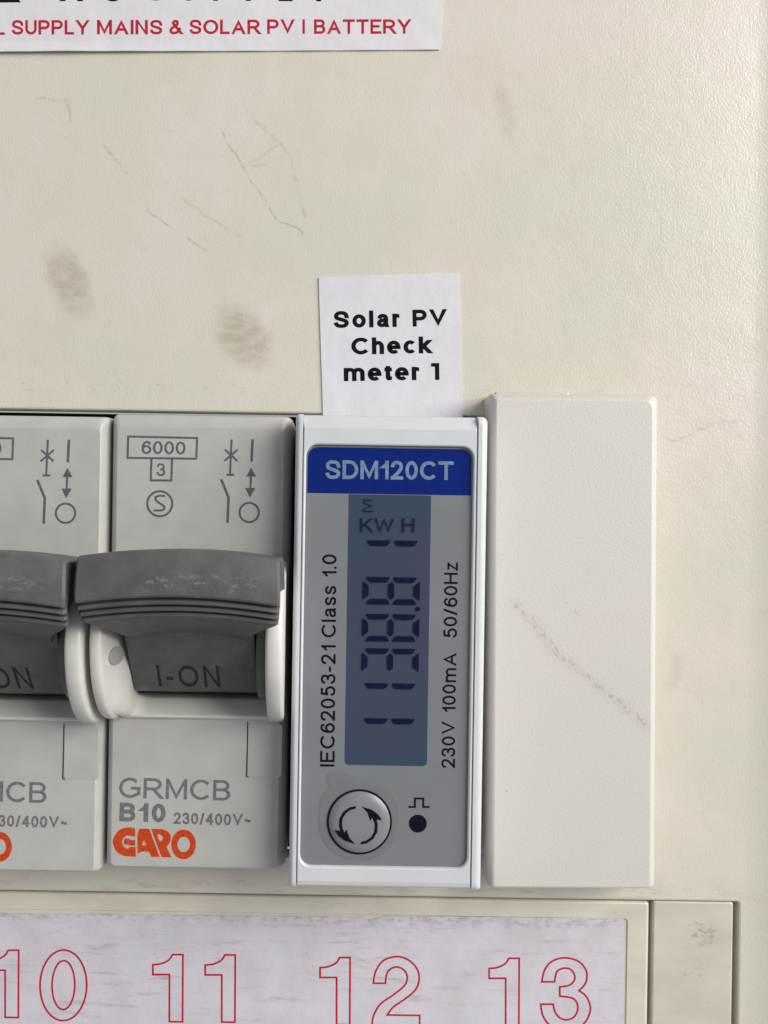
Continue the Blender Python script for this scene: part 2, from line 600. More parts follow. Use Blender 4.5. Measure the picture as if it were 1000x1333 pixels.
# ------------------------------------------------------------------ a plain sans-serif alphabet drawn as strokes in a unit box
S_PTS = [(.97, .73), (.90, .89), (.70, .985), (.5, 1), (.27, .98), (.09, .87), (.05, .74), (.13, .61), (.36, .535), (.62, .47), (.88, .38), (.98, .25),
         (.92, .11), (.72, .015), (.5, 0), (.24, .03), (.07, .14), (.0, .29)]
P_BOWL = [(0, .45), (.56, .45)] + arc(.56, .725, .44, .275, -90, 90) + [(0, 1)]
AMP = spline([(1, 0), (.35, .68), (.25, .84), (.38, .99), (.58, .97), (.66, .82), (.55, .66), (.15, .42), (0, .22), (.12, .03), (.4, 0), (.7, .12), (.92, .42)], 4)
X = 0.73
GLYPH = {
    'A': (.93, [[(.05, 0), (.5, 1), (.95, 0)], [(.2, .30), (.8, .30)]]),
    'B': (.75, [[(0, 0), (0, 1)], [(0, 1), (.55, 1)] + arc(.55, .765, .38, .235, 90, -90) + [(0, .53)], [(0, .53), (.6, .53)] + arc(.6, .265, .4, .265, 90, -90) + [(0, 0)]]),
    'C': (.86, [arc(.56, .5, .56, .5, 40, 320, 26)]),
    'D': (.82, [[(0, 0), (0, 1)], [(0, 1), (.42, 1)] + arc(.42, .5, .58, .5, 90, -90) + [(0, 0)]]),
    'E': (.73, [[(1, 1), (0, 1), (0, 0), (1, 0)], [(0, .52), (.93, .52)]]),
    'G': (.93, [arc(.5, .5, .5, .5, 42, 305, 24) + [(1, .17), (1, .48), (.56, .48)]]),
    'H': (.76, [[(0, 0), (0, 1)], [(1, 0), (1, 1)], [(0, .53), (1, .53)]]),
    'I': (0, [[(0, 0), (0, 1)]]),
    'K': (.82, [[(0, 0), (0, 1)], [(.93, 1), (.03, .36)], [(.34, .58), (1, 0)]]),
    'L': (.62, [[(0, 1), (0, 0), (1, 0)]]),
    'M': (.93, [[(0, 0), (0, 1)], [(1, 0), (1, 1)], [(0.02, 1), (.5, 0.02), (.98, 1)]]),
    'N': (.77, [[(0, 0), (0, 1)], [(1, 0), (1, 1)], [(0.02, 1), (.98, 0)]]),
    'O': (.98, [('c', arc(.5, .5, .5, .5, 0, 360, 34))]),
    'P': (.75, [[(0, 0), (0, 1)], P_BOWL]),
    'R': (.83, [[(0, 0), (0, 1)], [(0, .47), (.5, .47)] + arc(.52, .735, .42, .265, -90, 90) + [(0, 1)], [(.52, .47), (1, 0)]]),
    'S': (.79, [spline(S_PTS, 3)]),
    'T': (.80, [[(0, 1), (1, 1)], [(.5, 1), (.5, 0)]]),
    'U': (.76, [[(0, 1), (0, .38)] + arc(.5, .38, .5, .38, 180, 360) + [(1, 1)]]),
    'V': (.92, [[(.05, 1), (.5, 0), (.95, 1)]]),
    'W': (1.32, [[(.03, 1), (.26, 0), (.5, 1), (.74, 0), (.97, 1)]]),
    'Y': (.90, [[(.06, 1), (.5, .42)], [(.94, 1), (.5, .42)], [(.5, .45), (.5, 0)]]),
    '&': (.86, [AMP[:13], AMP[12:]]),
    '0': (.65, [('c', arc(.5, .5, .5, .5, 0, 360, 30))]),
    '1': (.34, [[(1, 0), (1, 1)], [(.98, .96), (.6, .82), (0, .73)]]),
    '!': (.40, [[(0, 1), (1, 1), (1, 0)]]),
    '2': (.65, [spline([(0, .69), (.05, .85), (.22, .97), (.5, 1), (.8, .95), (.95, .8), (.92, .62), (.74, .43), (.35, .18), (.06, .0)], 4), [(0, 0), (1, 0)]]),
    '3': (.64, [spline([(0, .74), (.08, .9), (.3, 1), (.55, 1), (.82, .93), (.92, .76), (.84, .6), (.62, .535), (.36, .53)], 4),
                spline([(.36, .53), (.7, .51), (.95, .4), (1, .26), (.93, .1), (.7, .01), (.45, 0), (.2, .05), (.04, .16), (0, .28)], 4)]),
    '4': (.70, [[(.74, 0), (.74, 1)], [(.72, 1), (0, .28)], [(0, .28), (1, .28)]]),
    '5': (.65, [[(.92, 1), (.2, 1), (.09, .5)], spline([(.1, .5), (.3, .61), (.55, .64), (.85, .56), (1, .33), (.92, .12), (.7, .01), (.42, 0), (.15, .07), (0, .26)], 4)]),
    '6': (.65, [spline([(.95, .77), (.82, .95), (.53, 1), (.2, .88), (.04, .62), (.01, .34)], 4), ('c', arc(.505, .315, .495, .315, 0, 360, 26))]),
    '-': (.34, [[(0, .36), (1, .36)]]),
    '/': (.40, [[(0, 0), (1, 1)]]),
    '.': (0, [[(0, 0), (0, .0005)]]),
    '~': (.60, [spline([(0, .36), (.17, .50), (.36, .49), (.62, .38), (.84, .37), (1, .52)], 4)]),
    'a': (.62, [spline([(.06, .51), (.2, .68), (.5, X), (.8, .67), (.9, .5), (.9, .15), (.95, 0)], 4), spline([(.9, .43), (.5, .385), (.15, .32), (0.02, .18), (.12, .04), (.4, 0), (.7, .08), (.9, .27)], 4)]),
    'c': (.60, [arc(.57, X / 2, .57, X / 2, 45, 315, 22)]),
    'e': (.66, [[(.02, .36), (1, .36)] + arc(.5, X / 2, .5, X / 2, 2, 312, 24)]),
    'h': (.59, [[(0, 0), (0, 1)], [(0, .36)] + arc(.5, .42, .5, X - .42, 180, 0) + [(1, 0)]]),
    'k': (.60, [[(0, 0), (0, 1)], [(.9, X), (.03, .24)], [(.34, .42), (1, 0)]]),
    'l': (0, [[(0, 0), (0, 1)]]),
    'm': (1.0, [[(0, 0), (0, X)], [(0, .40)] + arc(.25, .47, .25, X - .47, 180, 0) + [(.5, 0)], [(.5, .40)] + arc(.75, .47, .25, X - .47, 180, 0) + [(1, 0)]]),
    'o': (.68, [('c', arc(.5, X / 2, .5, X / 2, 0, 360, 28))]),
    'r': (.36, [[(0, 0), (0, X)], spline([(0, .42), (.15, .62), (.5, .72), (1, .71)], 3)]),
    's': (.57, [spline([(x, y * X) for x, y in S_PTS], 3)]),
    't': (.36, [[(.42, .97), (.42, .16)] + arc(.72, .16, .30, .15, 180, 275, 6) + [(1, .02)], [(0, .70), (1, .70)]]),
    'z': (.56, [[(.03, X), (1, X)], [(.97, X), (.03, 0)], [(0, 0), (1, 0)]]),
}


def text_strokes(s, weight, track=0.2, space=0.34):
    """list of (verts, faces) with cap height 1 from x = 0; also the width"""
    out, x = [], 0.0
    for ch in s:
        if ch == ' ':
            x += space
            continue
        gw, strokes = GLYPH[ch]
        gw = max(gw, weight)
        if ch == '1':
            x += 0.10
        sx, sz = gw - weight, 1 - weight
        if gw == weight:
            sx = 0
        h2 = weight / 2
        for st in strokes:
            closed = isinstance(st, tuple)
            pts = [(x + h2 + px * sx, h2 + pz * sz) for px, pz in (st[1] if closed else st)]
            levels = [(h2, h2), (h2 + sz, h2), (h2 + X * sz, h2)]
            if ch == '.':
                pts = [(x + h2, 0), (x + h2, weight * 1.05)]
                levels = []
            snapx = [(x + h2, h2), (x + h2 + sx, h2)] if sx else []
            vs, fs = ribbon(pts, weight, closed, (None, snapx, levels))
            bx0, bx1 = (x, x + gw) if ch in 'MNz42' else (x - 1, x + gw + 1)
            out.append(([(min(max(a, bx0), bx1), min(max(b, 0), 1)) for a, b in vs], fs))
        x += gw + track
    return out, x - track


def write(bm, s, x, z, height, weight, h, width=None, rot=0.0, track=0.2, space=0.34, center=False, place=None, shear=0.0):
    st, w = text_strokes(s, weight, track, space)
    sx = (width / w) if width else height
    ca, sa = math.cos(R(rot)), math.sin(R(rot))
    ox = -w * sx / 2 if center else 0
    for k, (vs, fs) in enumerate(st):
        pts = []
        for px, pz in vs:
            pz = min(max(pz, 0), 1)
            u, v = ox + px * sx + pz * height * shear, pz * height
            pts.append((x + u * ca - v * sa, z + u * sa + v * ca))
        put_geo(bm, pts, fs, h + 0.0025 * (k % 4), place)


def strokes(bm, lines, w, h, place=None):
    for k, ln in enumerate(lines):
        closed = isinstance(ln, tuple)
        vs, fs = ribbon(ln[1] if closed else ln, w, closed)
        put_geo(bm, vs, fs, h + 0.0025 * (k % 4), place)


# ------------------------------------------------------------------ the board's cover (the ground of the picture)
def build_cover():
    root = thing('consumer_unit_cover', 'cream textured plastic cover of the consumer unit behind everything', 'panel', 0, 0)
    bm = bmesh.new()
    X0, X1, Z0, Z1 = -75, 44.15, -80, 75
    hole = (-72, 31.2, -36.4, 10.35)
    pocket = (-72, 43.75, -78, -40.45)
    b = 0.22
    outer = [(X0, Z0), (X1, Z0), (X1, Z1), (X0, Z1)]
    h1 = rrect(hole[0] - b, hole[1] + b, hole[2] - b, hole[3] + b, 0.5)
    p1 = rrect(pocket[0] - b, pocket[1] + b, pocket[2] - b, pocket[3] + b, 0.45)
    fill(bm, [outer, h1, p1], 0)
    loft(bm, [(h1, 0), (rrect(hole[0] - b * .3, hole[1] + b * .3, hole[2] - b * .3, hole[3] + b * .3, 0.4), -b * .3), (rrect(*hole, 0.3), -b), (rrect(*hole, 0.3), -2.2)], False)
    loft(bm, [(p1, 0), (rrect(pocket[0] - b * .3, pocket[1] + b * .3, pocket[2] - b * .3, pocket[3] + b * .3, 0.35), -b * .3), (rrect(*pocket, 0.3), -b), (rrect(*pocket, 0.3), -1.2)], False)
    # the cover sweeps up to its raised outer rim on the right
    prof = [(X1, 0.0)] + [(X1 + 18.0 * math.sin(R(a)), 18.0 * (1 - math.cos(R(a)))) for a in (1, 2, 3.5, 5, 7, 9, 11.5, 14, 17, 20)] + [(X1 + 8.4, 1.9), (X1 + 10.5, 2.7), (X1 + 12, 2.9), (X1 + 18, 2.9)]
    prev = None
    for x, h in prof:
        cur = [bm.verts.new(V(x, Z0, h)), bm.verts.new(V(x, Z1, h))]
        if prev:
            bm.faces.new((prev[0], cur[0], cur[1], prev[1]))
        prev = cur
    bmesh.ops.remove_doubles(bm, verts=bm.verts, dist=1e-6)
    obj('cover_plate', bm, 'panel', root, 30)
    bm = bmesh.new()
    loft(bm, round_front(34.72, 43.22, -77.5, -40.52, -1.4, -0.10, 0.22, 0.25, 4))
    obj('spacer_block', bm, 'floor', root)
    bm = bmesh.new()
    loft(bm, [(rrect(pocket[0] - .05, pocket[1] + .05, pocket[2] - .05, pocket[3] + .05, 0.3), -1.5), (rrect(pocket[0] - .04, pocket[1] + .04, pocket[2] - .04, pocket[3] + .04, 0.3), -1.18)])
    obj('recess_floor', bm, 'floor', root)
    bm = bmesh.new()
    loft(bm, [(rrect(-71.5, 30.6, -36.0, 10.0, 0.2), -14.0), (rrect(-71.6, 30.8, -36.2, 10.2, 0.2), -13.5), (rrect(-71.6, 30.8, -36.2, 10.2, 0.2), -2.3)], False, True)
    obj('inner_chamber', bm, 'dark', root)
    # label holder let into the recess; its own shallow bed takes the paper strip
    bm = bmesh.new()
    L = round_front(-71, 34.30, -77, -40.62, -1.1, 0.02, 0.34, 0.3, 5, top=0.22)
    L += [(rrect(-69, 32.05, -75, -42.35, 0.4), 0.02), (rrect(-69, 32.0, -75, -42.40, 0.35), -0.03), (rrect(-69, 31.97, -75, -42.43, 0.3), -0.10)]
    loft(bm, L)
    obj('label_holder', bm, 'holder', root)
    return root


build_cover()


# ------------------------------------------------------------------ circuit breakers
def build_breaker(name, label, cx, cz, proud=0.0):
    t = thing(name, label, 'circuit breaker', cx, cz, 0, 'circuit breakers side by side')
    t.location.y = -proud * MM
    W2, ZT, ZB, HF = 8.82, 22.4, -22.3, 7.0
    # housing with the opening the lever turns in
    bm = bmesh.new()
    L = [(rrect(-W2, W2, ZB, ZT, 0.5), -9.0)]
    for h, l, r, zb, zt in ((4.0, 0, 0, 0, 0), (5.2, 0, .08, 0, .02), (5.8, 0, .20, .02, .06), (6.2, .04, .34, .05, .16), (6.55, .16, .50, .14, .40), (6.84, .38, .66, .28, .80), (6.985, .60, .76, .42, 1.3), (HF, .64, .80, .46, 1.4)):
        L.append((rrect(-W2 + l, W2 - r, ZB + zb, ZT - zt, 0.5), h))
    op = (-7.35, 7.35, -7.35, 8.2)
    L += [(rrect(op[0], op[1], op[2], op[3], 0.45), HF), (rrect(op[0] + .08, op[1] - .08, op[2] + .12, op[3], 0.45), HF - 0.08),
          (rrect(op[0] + .2, op[1] - .2, op[2] + 1.2, op[3], 0.3), 3.6), (rrect(op[0] + .3, op[1] - .3, op[2] + 1.3, op[3], 0.3), -1.0)]
    body = loft(bm, L)
    obj('housing', bm, 'grey', t)
    bm = bmesh.new()
    loft(bm, [(rrect(-7.04, 7.04, -6.0, 8.15, 0.25), -0.6), (rrect(-7.04, 7.04, -6.0, 8.1, 0.25), 2.6)])  # near-black filler: the slot's shade is put into its colour
    obj('slot_shade', bm, 'dark', t)
    # pale floor of the opening below the lever
    bm = bmesh.new()
    prof = [(-7.30, 6.93), (-7.28, 7.36), (-7.15, 7.46), (-6.95, 7.40), (-5.75, 5.75), (-5.62, 5.45), (-5.62, 2.9), (-7.2, 2.9)]
    rings = []
    for x, dh, dz in ((-7.3, 2.3, 1.9), (-6.9, 1.6, 1.25), (-6.5, 1.05, 0.8), (-6.1, 0.6, 0.45), (-5.7, 0.3, 0.22), (-5.2, 0.08, 0.06), (-4.7, 0, 0), (6.6, 0, 0), (7.0, 0.15, 0.1), (7.3, 0.4, 0.3)):
        rings.append([bm.verts.new(V(x, z + (dz if h > 3 and z > -6.9 else 0), h + (dh if h > 3 and z > -6.9 else 0.25 * dh if h > 3 and z > -7.0 else 0))) for z, h in prof])
    n = len(prof)
    for a, b in zip(rings[:-1], rings[1:]):
        for i in range(n):
            bm.faces.new((a[i], a[(i + 1) % n], b[(i + 1) % n], b[i]))
    bm.faces.new(rings[0])
    bm.faces.new(rings[-1])
    obj('opening_sill', bm, 'pale', t)
    # cheeks either side of the lever
    cheek = [(-7.35, 6.8), (-7.25, 8.2), (-6.75, 9.8), (-5.7, 11.6), (-4.2, 13.1), (-2.4, 14.2), (-0.4, 14.8), (1.6, 14.9), (3.6, 14.3), (5.6, 12.9), (7.2, 10.6), (8.1, 7.6), (8.15, 6.8)]
    cheek = spline(cheek, 2)
    for sx, w in ((-1, 1.15), (1, 1.55)):
        bm = bmesh.new()
        rings = []
        for x, f in ((8.62, 0.955), (8.52, 0.985), (8.32, 1.0), (8.62 - w + .3, 1.0), (8.62 - w + .1, 0.985), (8.62 - w, 0.955)) + (((6.85, 0.72), (6.12, 0.47), (6.05, 0.40)) if sx < 0 else ()):
            zc, hc = (0.4, 6.8) if f > 0.9 else (-7.2, 5.2)
            rings.append([bm.verts.new(V(sx * x, zc + (z - zc) * (f if f > 0.9 else f + 0.15), hc + (h - hc) * f)) for z, h in cheek])
        n = len(cheek)
        for a, b in zip(rings[:-1], rings[1:]):
            for i in range(n):
                bm.faces.new((a[i], a[(i + 1) % n], b[(i + 1) % n], b[i]))
        bm.faces.new(rings[0])
        bm.faces.new(rings[-1])
        ck = obj('cheek', bm, 'pale', t, 40)
        if sx < 0:
            bm = bmesh.new()
            c0, tn, nr = Vector((-6.72, 12.25)), Vector((0.31, -0.95)), Vector((0.95, 0.31))
            rr_ = []
            for k, lf in ((1.0, -0.3), (1.0, 0.05), (0.93, 0.09)):
                rr_.append([bm.verts.new(V(c0.x + tn.x * 1.25 * k * math.cos(a) + nr.x * lf, -0.5 + 0.82 * k * math.sin(a), c0.y + tn.y * 1.25 * k * math.cos(a) + nr.y * lf))
                            for a in (R(i * 15) for i in range(24))])
            for a, b in zip(rr_[:-1], rr_[1:]):
                for i in range(24):
                    bm.faces.new((a[i], a[(i + 1) % 24], b[(i + 1) % 24], b[i]))
            bm.faces.new(rr_[-1])
            obj('pivot', bm, 'pivot', ck)
    # lever: arched, ribbed cap ...
    prof = [(9.3, 12.6), (9.5, 18.2), (9.52, 19.5), (9.44, 19.78), (9.24, 19.93), (7.6, 20.28), (6.6, 20.36), (5.75, 20.34), (5.58, 20.22),
            (5.54, 19.62), (5.42, 19.50), (5.28, 19.72), (5.02, 19.78), (4.92, 19.68), (4.90, 19.06), (4.78, 18.95), (4.68, 19.18), (4.42, 19.22), (4.33, 19.12), (4.31, 18.5),
            (4.2, 18.4), (4.1, 18.62), (3.86, 18.62), (3.78, 18.5), (3.76, 18.05), (3.66, 17.9), (3.0, 16.6), (2.2, 14.6), (1.55, 12.75), (1.5, 12.2), (6, 11.6)]
    bm = bmesh.new()
    rings = []
    us = [-1, -0.975] + [i / 8 for i in range(-7, 8)] + [0.975, 1]
    czp, chp = 6.0, 16.0
    for u in us:
        ins = 0.24 if abs(u) == 1 else 0.0
        ring = []
        for z, h in prof:
            d = math.hypot(z - czp, h - chp)
            zz = z - (z - czp) / d * ins + 0.70 * (1 - u * u) - 0.55
            hh = h - (h - chp) / d * ins - 0.35 * u * u
            # the cap narrows towards the arm behind it
            k = 1.0 - 0.028 * max(0, (5.9 - z) / 2.2) - 0.012 * max(0, (z - 7) / 2.5) if z > 3.6 else -0.03 + 0.66 + 0.34 * max(0, (h - 12.0) / 5.9) ** 2.6
            ring.append(bm.verts.new(V(u * 8.62 * k, zz, hh)))
        rings.append(ring)
    n = len(prof)
    for a, b in zip(rings[:-1], rings[1:]):
        for i in range(n):
            bm.faces.new((a[i], a[(i + 1) % n], b[(i + 1) % n], b[i]))
    bm.faces.new(rings[0])
    bm.faces.new(rings[-1])
    lev = obj('lever', bm, 'lever', t, 28)
    # ... and the drum it turns on, with the engraved legend
    bm = bmesh.new()
    z0, h0, z1, h1 = 1.4, 12.7, -4.25, 8.1
    drum = [(2.6, 14.6), (2.2, 13.4), (z0, h0), (z1, h1), (-4.55, 7.7), (-4.75, 7.1), (-4.9, 1.0), (7.5, 1.0), (7.5, 12.5)]
    extrude_profile(bm, drum, -5.95, 5.95, 0.15)
    dr = obj('drum', bm, 'lever', lev)
    nz, nh = (h0 - h1), -(z0 - z1)
    ln = math.hypot(nz, nh)
    nz, nh = -nz / ln, -nh / ln                       # points out of the drum, down and towards the viewer

    def on_drum(x, z, lift):
        f = (z - z1) / (z0 - z1)
        return V(x, z + nz * lift, h1 + (h0 - h1) * f + nh * lift)
    for nm, dx, mt, w, lf in (('legend_edge', -0.13, 'ridge', 0.10, 0.012), ('legend', 0.0, 'groove', 0.135, 0.024)):  # the edge is a paler copy of the letters, set slightly left
        bm = bmesh.new()
        write(bm, 'I-ON', -3.5 + dx, -4.0 + dx * 0.3, 2.35, w, lf, width=5.9, place=on_drum, track=0.28)
        obj(nm, bm, mt, dr, 0)
    bm = bmesh.new()
    extrude_profile(bm, arc(0.2, 7.6, 5.3, 5.6, 0, 360, 40)[:-1], 6.14, 7.02, 0.12)
    obj('hub', bm, 'lever', lev)
    # clip tab let into the face below the opening
    bm = bmesh.new()
    loft(bm, round_front(5.0, 8.35, -13.0, -7.75, 6.9, 7.05, 0.05, 0.3, 2))
    obj('clip_tab', bm, 'grey', t)
    bm = bmesh.new()
    strokes(bm, [[(4.96, -7.6), (4.97, -10.2), (4.93, -12.9), (5.12, -13.05)]], 0.085, 7.055)
    obj('tab_seam', bm, 'groove', t, 0)
    # pad printing
    P = 7.012
    bm = bmesh.new()
    w = 0.20
    strokes(bm, [('c', [(-7.15, 20.06), (-0.42, 20.02), (-0.46, 18.0), (-7.18, 17.98)]), [(-4.84, 17.9), (-4.88, 15.82), (-2.87, 15.83), (-2.84, 17.9)],
                 ('c', arc(-3.96, 13.55, 1.22, 1.22, 0, 360, 36)),
                 [(-3.46, 14.32), (-3.95, 14.34), (-4.36, 14.22), (-4.40, 13.98), (-4.2, 13.75), (-3.6, 13.36), (-3.49, 13.14), (-3.62, 12.95), (-3.85, 12.9), (-4.54, 12.88)],
                 [(2.95, 19.94), (2.85, 16.49)], [(2.52, 16.47), (3.24, 16.48)], [(2.32, 18.94), (3.54, 17.85)], [(3.56, 18.96), (2.29, 17.83)],
                 ('c', arc(4.78, 12.83, 0.94, 0.94, 0, 360, 32)), [(4.90, 16.6), (4.85, 15.0)]], w, P)
    strokes(bm, [[(1.99, 16.03), (2.74, 14.27), (2.68, 11.79)], [(5.00, 19.98), (4.93, 17.79)]], 0.25, P)
    fill(bm, [[(4.91, 17.23), (4.44, 16.33), (5.40, 16.35)]], P + 0.009)
    fill(bm, [[(4.84, 14.30), (5.34, 15.24), (4.36, 15.22)]], P + 0.009)
    write(bm, '6000', -5.82, 18.39, 1.26, 0.15, P, width=4.28, track=0.11)
    write(bm, '3', -4.32, 16.25, 1.25, 0.15, P, width=0.83)
    obj('symbol_print', bm, 'print_grey', t, 0)
    bm = bmesh.new()
    write(bm, 'GRMCB', -7.5, -15.22, 2.0, 0.138, P, width=10.85, rot=-0.7, track=0.14)
    write(bm, 'B10', -7.43, -17.51, 1.82, 0.215, P, width=4.5, rot=-0.7, track=0.16)
    write(bm, '230/400V~', -2.13, -17.69, 1.13, 0.185, P, width=7.55, rot=-0.7, track=0.14)
    obj('rating_print', bm, 'print_pale', t, 0)
    bm = bmesh.new()
    G = spline([(-5.87, -18.2), (-6.63, -18.1), (-7.45, -18.40), (-7.95, -19.15), (-8.0, -19.75), (-7.60, -20.52), (-6.85, -20.93)], 4) + [(-5.76, -20.96), (-5.79, -20.14)] \
        + spline([(-6.5, -20.18), (-6.9, -20.06), (-7.12, -19.6), (-7.02, -19.2), (-6.62, -18.9), (-5.85, -19.02)], 4)
    fill(bm, [G], P)
    fill(bm, [[(-6.92, -19.24), (-6.5, -19.2), (-6.2, -19.34), (-5.86, -19.32), (-5.83, -19.86), (-6.3, -19.88), (-6.55, -19.78), (-6.95, -19.80)]], P)
    fill(bm, [[(-6.42, -20.02), (-5.8, -19.98), (-5.78, -20.16), (-6.5, -20.20)]], P + 0.003)
    fill(bm, [[(-5.43, -18.20), (-4.50, -18.20), (-3.43, -20.95), (-4.22, -20.95), (-4.50, -20.45), (-5.25, -20.45), (-5.6, -20.68), (-5.64, -18.75)], [(-5.02, -19.32), (-4.72, -19.82), (-5.2, -19.82)]], P)
    fill(bm, [[(-4.31, -18.20)] + spline([(-3.25, -18.21), (-2.6, -18.5), (-2.36, -19.05), (-2.5, -19.57), (-2.78, -19.97)], 4) + [(-2.25, -20.98), (-3.25, -20.95)],
              spline([(-3.69, -18.76), (-3.34, -18.80), (-3.12, -19.06), (-3.24, -19.34), (-3.48, -19.34)], 3, True)], P)
    fill(bm, [arc(-1.12, -19.68, 1.20, 1.45, 0, 360, 36)[:-1], arc(-1.10, -19.68, 0.62, 0.75, 0, 360, 28)[:-1]], P)
    obj('maker_logo', bm, 'orange', t, 0)
    return t


build_breaker('circuit_breaker', 'light grey circuit breaker with dark lever right beside the white meter', -12.69, -13.0)
build_breaker('circuit_breaker', 'light grey circuit breaker cut off by the left edge of the picture', -30.49, -13.35, 0.45)


# ------------------------------------------------------------------ energy meter
def build_meter():
    t = thing('energy_meter', 'slim white energy meter with blue header and digital display between breaker and blank', 'energy meter', 5.68, -13.1)
    HF = 10.5
    bm = bmesh.new()
    x0, x1, z0, z1 = -8.28, 8.02, -22.38, 22.3
    rx0, rx1, rz0, rz1, rr = -8.0, 7.66, -20.15, 19.40, 1.05
    L = [(rrect(x0 - .05, x1 + .05, z0, z1, 0.1), -9.0), (rrect(x0 - .05, x1 + .05, z0, z1, 0.1), 9.2), (rrect(x0 - .05, x1 + .05, z0 + 0.1, z1 - .12, 0.1), 9.75), (rrect(x0 - .05, x1 + .05, z0 + 0.32, z1 - .72, 0.1), 10.2), (rrect(x0 + .02, x1 - .02, z0 + 0.45, z1 - 1.05, 0.1), HF - 0.12),
         (rrect(x0 + .08, x1 - .08, z0 + 0.85, z1 - 1.35, 0.1), HF),
         (rrect(rx0 - .16, rx1 + .16, rz0 - .16, rz1 + .16, rr + .16), HF), (rrect(rx0 - .05, rx1 + .05, rz0 - .05, rz1 + .05, rr + .05), HF - .07),
         (rrect(rx0, rx1, rz0, rz1, rr), HF - .2), (rrect(rx0, rx1, rz0, rz1, rr), HF - .55)]
    loft(bm, L)
    obj('front_frame', bm, 'meter', t)
    for xa, xb in ((-9.05, -8.34), (8.08, 9.05)):
        bm = bmesh.new()
        left = xa < 0
        e = 0.55
        e = 0.42 if left else 0.62
        ze = 0.75
        q = (.06, .06, .4, .25) if left else (.3, .62, .06, .06)
        L = [(rrect(xa, xb, z0 + .05, z1 + .02, q), -9.0), (rrect(xa, xb, z0 + .05, z1 + .02, q), HF + .02 - ze)]
        for i in range(1, 9):
            a = R(90 * i / 8)
            k = 1 - math.cos(a)
            L.append((rrect(xa + (e if left else .05) * k, xb - (.05 if left else e) * k, z0 + .05 + ze * k, z1 + .02 - ze * k, tuple(v * (1 - .6 * k) for v in q)), HF + 0.02 - ze * (1 - math.sin(a))))
        loft(bm, L)
        obj('side_shell', bm, 'meter', t)
    # recessed printed faceplate
    FH = HF - 0.40
    bm = bmesh.new()
    g = 0.03
    loft(bm, [(rrect(rx0 + g, rx1 - g, rz0 + g, rz1 - g, rr), FH - .1), (rrect(rx0 + g, rx1 - g, rz0 + g, rz1 - g, rr), FH)])
    fp = obj('faceplate', bm, 'face', t)
    bm = bmesh.new()
    loft(bm, [(rrect(rx0 + .12, rx1 - .12, 14.86, rz1 - .2, (.02, rr - .1, rr - .1, .02)), FH + .001), (rrect(rx0 + .12, rx1 - .12, 14.86, rz1 - .2, (.02, rr - .1, rr - .1, .02)), FH + .012)])
    hd = obj('header', bm, 'blue', fp)
    bm = bmesh.new()
    write(bm, 'SDM120CT', -6.2, 16.22, 1.76, 0.18, FH + .02, width=12.1, rot=0.3, track=0.11)
    obj('model_print', bm, 'header_text', hd, 0)
    # display
    bm = bmesh.new()
    pts = rrect(-3.96, 3.80, -10.70, 14.80, (.4, .02, .02, .4))
    loft(bm, [(pts, FH + .001), (pts, FH + .012)])
    lcd = obj('display', bm, 'lcd', t)
    S = FH + 0.11
    bm = bmesh.new()

    def bar_h(xc, z, ln=2.20, th=0.52, up=1):
        a = ln / 2
        fill(bm, [[(xc - a, z + th / 2 * up), (xc + a, z + th / 2 * up), (xc + a - .12, z - th / 2 * up * .2), (xc + a - .36, z - th / 2 * up), (xc - a + .36, z - th / 2 * up), (xc - a + .12, z - th / 2 * up * .2)]], S)

    def bar_v(xc, z, ln=1.66, th=0.54, side=0):
        a = ln / 2
        if side == 0:
            p = [(xc - th / 2, z + a - .25), (xc, z + a), (xc + th / 2, z + a - .25), (xc + th / 2, z - a + .25), (xc, z - a), (xc - th / 2, z - a + .25)]
        else:
            p = [(xc + side * th / 2, z + a + .05), (xc - side * th / 2, z + a - .38), (xc - side * th / 2, z - a + .38), (xc + side * th / 2, z - a - .05)]
        fill(bm, [p], S)
    for zz in (10.25, -3.20, -6.50):                    # the ones
        bar_h(-1.06, zz)
        bar_h(1.48, zz)
    for zc, full in ((5.78, True), (2.30, True), (-0.94, False)):
        bar_h(-1.06, zc + 1.02)
        bar_h(1.45, zc + 1.02)
        if full:
            bar_h(-1.04, zc - 1.04, up=-1)
            bar_h(1.45, zc - 1.04, up=-1)
        for xc, sd in ((-2.22, -1), (0.19, 0), (2.60, 1)):
            bar_v(xc, zc, side=sd)
    fill(bm, [arc(2.70, 4.10, 0.22, 0.22, 0, 360, 16)[:-1]], S)
    obj('segments', bm, 'segment', lcd, 0)
    bm = bmesh.new()
    write(bm, 'KW', -2.82, 11.26, 1.33, 0.13, S, width=3.2, track=0.1)
    write(bm, 'H', 1.12, 11.3, 1.33, 0.14, S, width=1.16)
    strokes(bm, [[(-1.66, 14.3), (-1.66, 14.26), (-2.5, 14.26), (-2.5, 14.0), (-1.75, 13.72), (-2.5, 13.45), (-2.5, 13.22), (-1.66, 13.22)]], 0.11, S)
    obj('unit_print', bm, 'unit', lcd, 0)
    # upright legends
    bm = bmesh.new()
    write(bm, 'IEC62053-21 Class 1.0', -4.90, -10.88, 1.36, 0.145, FH + .012, width=20.0, rot=90.3, track=0.15, space=0.36)
    write(bm, '230V 100mA', 6.44, -10.84, 1.27, 0.145, FH + .012, width=10.85, rot=90.1, track=0.15, space=0.42)
    write(bm, '50/60Hz', 6.44, 1.42, 1.27, 0.145, FH + .012, width=7.1, rot=90.1, track=0.13)
    strokes(bm, [[(2.12, -14.57), (2.74, -14.56), (2.72, -13.76), (3.51, -13.75), (3.52, -14.55), (4.11, -14.54)]], 0.18, FH + .012)
    obj('legend_print', bm, 'black', fp, 0)
    bm = bmesh.new()
